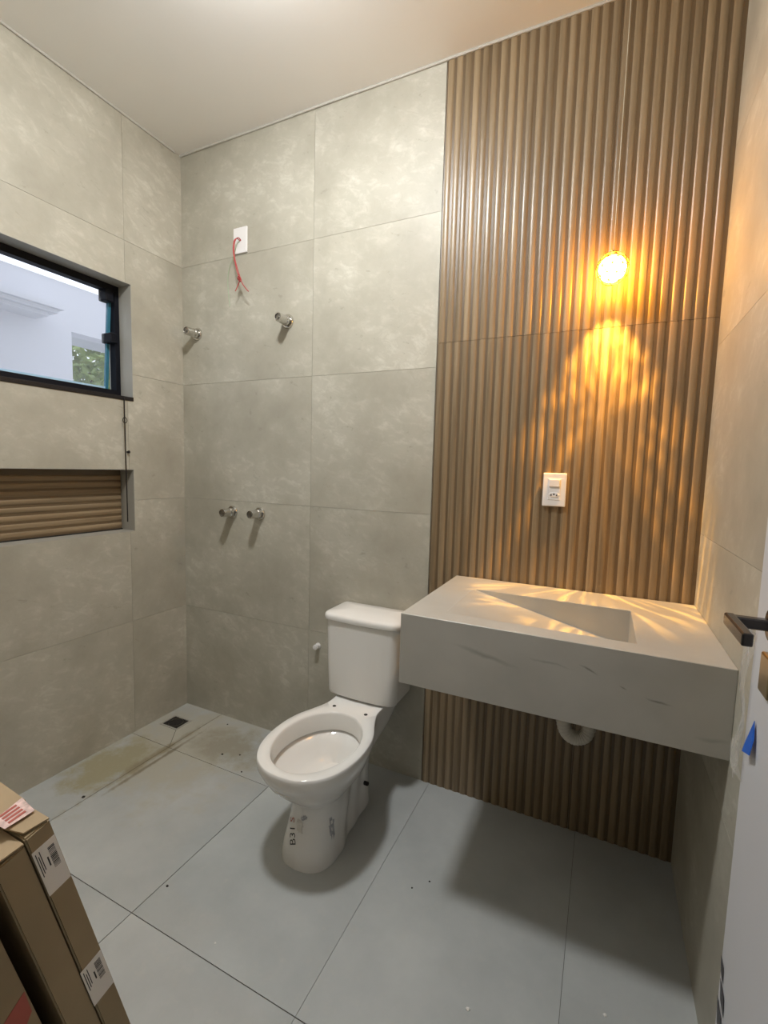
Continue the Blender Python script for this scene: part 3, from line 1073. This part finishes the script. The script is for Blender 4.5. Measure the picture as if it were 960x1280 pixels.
nt.links.new(flat.outputs[0], half.inputs[0])
nt.links.new(half.outputs[0], mp.inputs[2])
vz = N(nt, 'ShaderNodeTexNoise')
vz.inputs['Scale'].default_value = 12.0
vz.inputs['Detail'].default_value = 2
vz.inputs['Distortion'].default_value = 0.8
nt.links.new(mp.outputs[0], vz.inputs['Vector'])
rp = ramp(nt, vz.outputs['Fac'], [(0.52, (0.42, 0.42, 0.42)), (0.58, (0.75, 0.75, 0.75)), (0.63, (1.0, 1.0, 1.0))])
pk = N(nt, 'ShaderNodeMath', operation='POWER')
pk.inputs[1].default_value = 1.6
nt.links.new(rp.outputs['Color'], pk.inputs[0])
gain = N(nt, 'ShaderNodeMath', operation='MULTIPLY')
gain.inputs[1].default_value = 3.2
nt.links.new(pk.outputs[0], gain.inputs[0])
nt.links.new(gain.outputs[0], em.inputs['Strength'])
lo_ = bpy.data.objects.new('pendant_cone', ld)
COL.objects.link(lo_)
lo_.location = (BX, BY, BZ - 0.053)
lo_.rotation_euler = (math.radians(11), 0, 0)

# ------------------------------------------------------------------ floor drain
dr = tag(empty('floor_drain', (0.1075, -0.17, -0.003)), 'small square floor drain in the shower corner', 'drain')
bm = bmesh.new()
for r in cut_rects((0.046, 0.169, -0.221, -0.119), [(0.056, 0.159, -0.211, -0.129)]):
    box(bm, r[0], r[1], r[2], r[3], -0.003, 0.0008)
finish('drain_frame', bm, M['reveal'], dr)
boxobj('drain_well', (0.056, 0.159, -0.211, -0.129, -0.003, -0.0022), M['dark'], dr)
bm = bmesh.new()
tube(bm, [(0.1075 + 0.036 * math.cos(a), -0.17 + 0.036 * math.sin(a), -0.001) for a in [k * math.pi / 12 for k in range(24)]], 0.0022, 6, closed=True)
finish('pipe_ring', bm, M['chrome_dark'], dr, smooth=60)

# ------------------------------------------------------------------ grit on the floor
rnd = random.Random(4)
for (x, y, s, mt) in ((0.878, -0.864, 0.0045, 0), (0.524, -0.264, 0.005, 0), (0.692, -0.32, 0.004, 0), (1.585, -0.51, 0.003, 0), (1.628, -0.462, 0.003, 0), (0.36, -0.06, 0.004, 0), (0.24, -0.735, 0.006, 0), (0.60, -0.23, 0.004, 0),
                      (1.841, -0.766, 0.0055, 1), (2.155, -0.622, 0.0045, 1), (1.15, -0.93, 0.003, 1)):
    bm = bmesh.new()
    bmesh.ops.create_icosphere(bm, subdivisions=1, radius=s)
    for v in bm.verts:
        v.co = Vector((v.co.x * rnd.uniform(0.7, 1.5), v.co.y * rnd.uniform(0.7, 1.3), max(v.co.z * 0.6, -0.3 * s) + 0.3 * s)) + Vector((x, y, 0))
    if mt:
        tag(finish('white_chip', bm, M['debris_w']), 'tiny white chip on the floor out in front of the sink' if x > 1.5 else 'tiny white chip on the floor in front of the toilet', 'chip', 'white chips on the floor')
    else:
        tag(finish('grit_crumb', bm, M['debris']), ('dark crumb at the end of the ochre stain by the window wall' if x < 0.3 else 'dark crumb near the crossing of two floor joints' if y < -0.8 else 'tiny dark crumb between the toilet and the shadow of the sink' if x > 1.5 else 'tiny dark crumb between the floor drain and the toilet'), 'crumb', 'dark crumbs on the floor')

# ------------------------------------------------------------------ cardboard boxes leaning on the front wall
BXF = 1.30                                 # the narrow ends that face the door stand at this x
LEAN = Vector((0, -0.2420, 0.9703))        # up along the boxes
THK = Vector((0, 0.9703, 0.2420))          # across their thickness, towards the back wall


def leaning_box(name, label, base_y, thick, height, width, xoff=0.0, crush=0.0):
    """base_y: where the front face meets the floor"""
    t = tag(empty(name, (BXF - width / 2, base_y - thick / 2, 0)), label, 'box', 'flat cardboard boxes leaning by the door')
    o = Vector((BXF + xoff, base_y, 0.0))
    zs = thick * THK.z                     # the back bottom edge touches the floor
    o = o + LEAN * (zs / LEAN.z)
    def P(x, d, h):                        # x inwards from the end, d back from the front face, h up
        return o + Vector((-x, 0, 0)) - THK * d + LEAN * h
    bm = bmesh.new()
    c = [bm.verts.new(P(x, d, h)) for h in (0, height) for (x, d) in ((0, 0), (width, 0), (width, thick), (0, thick))]
    for f in ((0, 1, 2, 3), (0, 1, 5, 4), (1, 2, 6, 5), (2, 3, 7, 6), (3, 0, 4, 7), (4, 5, 6, 7)):
        bm.faces.new([c[k] for k in f])
    bmesh.ops.bevel(bm, geom=list(bm.edges), offset=0.0025, segments=2, affect='EDGES')
    finish('carton', bm, M['card'], t, smooth=40)
    return t, P


def sheet(name, pts, mat, parent, thick=0.0006, nrm=None):
    bm = bmesh.new()
    pts = [Vector(p) for p in pts]
    n = nrm if nrm is not None else (pts[1] - pts[0]).cross(pts[2] - pts[0]).normalized()
    A = [bm.verts.new(p) for p in pts]
    B = [bm.verts.new(p + n * thick) for p in pts]
    bm.faces.new(A)
    bm.faces.new(B[::-1])
    k = len(pts)
    for i in range(k):
        bm.faces.new((A[i], A[(i + 1) % k], B[(i + 1) % k], B[i]))
    return finish(name, bm, mat, parent)


EX = Vector((1, 0, 0))


def paper_label(t, P, d0, d1, h0, h1, seed):
    lb = sheet('paper_label', [P(-0.0003, d0, h0), P(-0.0003, d1, h0), P(-0.0003, d1, h1), P(-0.0003, d0, h1)], M['paper'], t, 0.0004, EX)
    rnd = random.Random(seed)
    bm = bmesh.new()
    def q(a0, a1, b0, b1):
        da, db = d1 + (d0 - d1) * a0, d1 + (d0 - d1) * a1
        ha, hb = h0 + (h1 - h0) * b0, h0 + (h1 - h0) * b1
        vs = [bm.verts.new(P(-0.0009, d, h)) for d, h in ((da, ha), (db, ha), (db, hb), (da, hb))]
        bm.faces.new(vs)
    z = 0.42
    while z < 0.88:                        # bars of the barcode
        w = rnd.choice((0.010, 0.016, 0.024))
        q(0.58, 0.86, z, z + w)
        z += w + rnd.choice((0.008, 0.012, 0.018))
    q(0.44, 0.50, 0.52, 0.72)
    for k, a in enumerate((0.08, 0.16, 0.24)):
        q(a, a + 0.035, 0.42 + 0.05 * k, 0.93 - 0.08 * (k % 2))
    finish('barcode_print', bm, M['ink'], lb)
    return lb


tA, PA = leaning_box('carton_box', 'slim cardboard box with two white barcode labels on its end', -1.2275, 0.037, 0.800, 0.55)
paper_label(tA, PA, 0.0015, 0.036, 0.675, 0.770, 1)
paper_label(tA, PA, 0.0015, 0.039, 0.395, 0.487, 2)
tB, PB = leaning_box('carton_box', 'slim cardboard box with torn top flaps behind the one with barcode labels', -1.268, 0.043, 0.780, 0.55, 0.0)
tC, PC = leaning_box('carton_box', 'wide cardboard box with a red print on its end', -1.335, 0.150, 0.765, 0.55, 0.0)
# top flaps: slightly lifted sheets of board
for (t, P, h, pts) in ((tA, PA, 0.800, [(0.0, 0.0, 0.001), (0.050, 0.003, 0.010), (0.042, 0.044, 0.012), (0.008, 0.033, 0.004)]),
                       (tA, PA, 0.800, [(0.060, 0.000, 0.012), (0.45, -0.020, 0.012), (0.45, 0.060, 0.034), (0.055, 0.046, 0.013)]),
                       (tB, PB, 0.780, [(0.0, 0.0, 0.002), (0.20, 0.002, 0.014), (0.20, 0.060, 0.010), (0.0, 0.050, 0.009)])):
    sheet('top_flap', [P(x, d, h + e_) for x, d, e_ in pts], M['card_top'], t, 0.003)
sheet('packing_tape', [PA(0.026, 0.004, 0.8125), PA(0.068, 0.000, 0.8165), PA(0.062, 0.046, 0.8195), PA(0.030, 0.044, 0.8175)], M['tape'], tA, 0.0006)
for k in range(4):
    a_ = 0.034 + 0.008 * k
    sheet('tape_print', [PA(a_, 0.012, 0.8150 + 0.0007 * k), PA(a_ + 0.004, 0.012, 0.8155 + 0.0007 * k), PA(a_ + 0.004, 0.036, 0.8178 + 0.0006 * k), PA(a_, 0.036, 0.8173 + 0.0006 * k)], M['red_ink'], tA, 0.0008)
sheet('red_print', [PC(-0.0005, 0.002, 0.510), PC(-0.0005, 0.080, 0.475), PC(-0.0005, 0.078, 0.435), PC(-0.0005, 0.035, 0.430), PC(-0.0005, 0.004, 0.465)], M['red_ink'], tC, 0.0004, EX)

# ------------------------------------------------------------------ open door against the right wall
DXF = 2.305                                # room-side face of the leaf
DE = -0.905                                # leading edge
door = tag(empty('door_1', (DXF, YF, 0)), 'white door standing open beside the sink', 'door', kind='structure')
boxobj('door_leaf', (DXF, DXF + 0.035, YF + 0.01, DE, 0.008, 2.095), M['door'], door, bev=0.002)
hz, hy = 1.150, -1.000
hn = empty('door_handle', (DXF, hy, hz))
hn.parent = door
hn.matrix_parent_inverse = Matrix.Translation(-Vector(door.location))
bm = bmesh.new()
lathe(bm, (DXF, hy, hz), (-1, 0, 0), [(0.026, 0), (0.026, 0.007), (0.023, 0.009), (0.0, 0.009)], 24, capped=False)
finish('rose', bm, M['handle'], hn, smooth=35)
bm = bmesh.new()
box(bm, DXF - 0.060, DXF - 0.008, hy - 0.008, hy + 0.008, hz - 0.008, hz + 0.008, bev=0.002)
finish('neck', bm, M['handle'], hn)
bm = bmesh.new()
box(bm, DXF - 0.062, DXF - 0.049, hy - 0.095, hy + 0.010, hz - 0.009, hz + 0.009, bev=0.0025, seg=2)
finish('lever', bm, M['handle'], hn)
boxobj('key_plate', (DXF - 0.010, DXF, hy - 0.022, hy + 0.022, 1.045, 1.105), M['brass'], door, bev=0.003, seg=2)
# loose clear film at the leading edge and blue tape holding it
bm = bmesh.new()
gridp = []
for j in range(9):
    zz = 0.86 + 0.26 * j / 8
    row = []
    for i in range(5):
        yy = DE - 0.012 + 0.052 * i / 4 * (0.55 + 0.45 * math.sin(j * 1.3 + 0.4))
        row.append(bm.verts.new((DXF - 0.001 - 0.010 * abs(math.sin(j * 0.9 + i * 1.1)), yy, zz + 0.01 * math.sin(i * 2.0))))
    gridp.append(row)
for j in range(8):
    for i in range(4):
        bm.faces.new((gridp[j][i], gridp[j][i + 1], gridp[j + 1][i + 1], gridp[j + 1][i]))
film = finish('protective_film', bm, M['film'], door, smooth=180)
sheet('blue_tape', [(DXF - 0.002, DE - 0.050, 0.985), (DXF - 0.006, DE - 0.028, 0.935), (DXF - 0.010, DE - 0.035, 0.925), (DXF - 0.008, DE - 0.065, 0.935), (DXF - 0.003, DE - 0.060, 0.96)], M['blue'], door, 0.0008, Vector((-1, 0, 0)))
for (a, z_, w_, h_) in ((0.002, 0.535, 0.022, 0.030), (0.010, 0.500, 0.034, 0.036), (0.003, 0.460, 0.038, 0.048), (0.008, 0.405, 0.042, 0.050), (0.010, 0.350, 0.040, 0.050)):
    sheet('film_print', [(DXF - 0.0012, DE - a, z_), (DXF - 0.0012, DE - a - w_ * 0.8, z_ - h_ * 0.2), (DXF - 0.0012, DE - a - w_, z_ - h_), (DXF - 0.0012, DE - a - w_ * 0.3, z_ - h_ * 0.8)], M['film_print'], door, 0.0004, Vector((-1, 0, 0)))

# ------------------------------------------------------------------ unseen hall shell, added to hold back sky light (the camera stands in the opening)
bm = bmesh.new()
box(bm, 0.6, 4.0, -4.2, YF - 0.153, -0.1, 0.0)
tag(finish('floor_hall', bm, M['floor']), 'grey floor of the unseen hall shell outside the doorway', 'floor', kind='structure')
bm = bmesh.new()
box(bm, 0.6, 4.0, -4.2, YF - 0.15, H, H + 0.1)
tag(finish('ceiling_hall', bm, M['ceiling']), 'white ceiling of the unseen hall shell outside the doorway', 'ceiling', kind='structure')
bm = bmesh.new()
box(bm, 0.5, 0.6, -4.2, YF - 0.15, 0, H)
box(bm, 4.0, 4.1, -4.2, YF - 0.15, 0, H)
for r in cut_rects((0.6, 4.0, 0, H), [(3.0, 3.6, 1.2, 2.0)]):  # opening added and sized to let in a dim daylight fill
    box(bm, r[0], r[1], -4.3, -4.2, r[2], r[3])
box(bm, XR + 0.15, 4.0, YF - 0.25, YF - 0.15, 0, H)
tag(finish('wall_hall', bm, M['paint']), 'plain walls of the unseen hall shell outside the doorway', 'wall', kind='structure')

# ------------------------------------------------------------------ outside the window
NX = -1.60
OPEN = (0.395, 1.9, 1.2, 2.314)
bm = bmesh.new()
for r in cut_rects((-4.0, 3.0, -0.1, 2.650), [OPEN]):
    box(bm, NX - 0.14, NX, *r)
nb = tag(finish('wall_neighbour', bm, M['stucco']), 'white rendered outside wall seen through the window, with an opening', 'wall', kind='structure')
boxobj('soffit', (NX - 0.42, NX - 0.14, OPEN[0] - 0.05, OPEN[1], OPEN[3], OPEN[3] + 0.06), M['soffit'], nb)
bm = bmesh.new()
for (d, ya, za, zb) in ((0.16, 0.150, 2.335, 2.36), (0.20, 0.190, 2.36, 2.385), (0.23, 0.215, 2.385, 2.415)):
    box(bm, NX, NX + d, -2.2, ya, za, zb)
tag(finish('cornice_slab', bm, M['stucco']), 'white stepped concrete ledge projecting from the outside wall', 'ledge')
bm = bmesh.new()
box(bm, -9, -0.17, -6, 8, -0.15, -0.05)
tag(finish('ground_outside', bm, M['soffit']), 'grey paved ground outside the window', 'ground', kind='structure')


def make_tree(loc, height, rad, seed, label):
    rnd = random.Random(seed)
    t = tag(empty('tree', loc), label, 'tree', 'trees beyond the outside wall')
    lx, ly, lz = loc
    bm = bmesh.new()
    tube(bm, [(lx, ly, lz - 0.05), (lx + 0.05, ly, lz + height * 0.5), (lx, ly + 0.05, lz + height * 0.8)], lambda s: 0.09 * (1 - 0.6 * s), 8)
    finish('trunk', bm, M['bark'], t, smooth=60)
    bm = bmesh.new()
    for k in range(4200):
        while True:
            p = Vector((rnd.uniform(-1, 1), rnd.uniform(-1, 1), rnd.uniform(-1, 1)))
            if 0.35 < p.length < 1: break
        c = Vector((lx + p.x * rad, ly + p.y * rad, lz + height * 0.62 + p.z * height * 0.40))
        u = Vector((rnd.uniform(-1, 1), rnd.uniform(-1, 1), rnd.uniform(-1, 1))).normalized()
        v = u.orthogonal().normalized()
        w = rnd.uniform(0.05, 0.10)
        vs = [bm.verts.new(c + u * w), bm.verts.new(c + v * w * 0.45), bm.verts.new(c - u * w), bm.verts.new(c - v * w * 0.45)]
        bm.faces.new(vs)
    f = finish('foliage', bm, M['leaf'], t)
    f['kind'] = 'stuff'


make_tree((-4.6, 2.4, -0.05), 3.3, 1.2, 1, 'green leafy tree seen through the outside wall opening')
make_tree((-8.0, 6.2, -0.05), 5.0, 1.6, 2, 'taller green tree behind the leafy one outside the window')
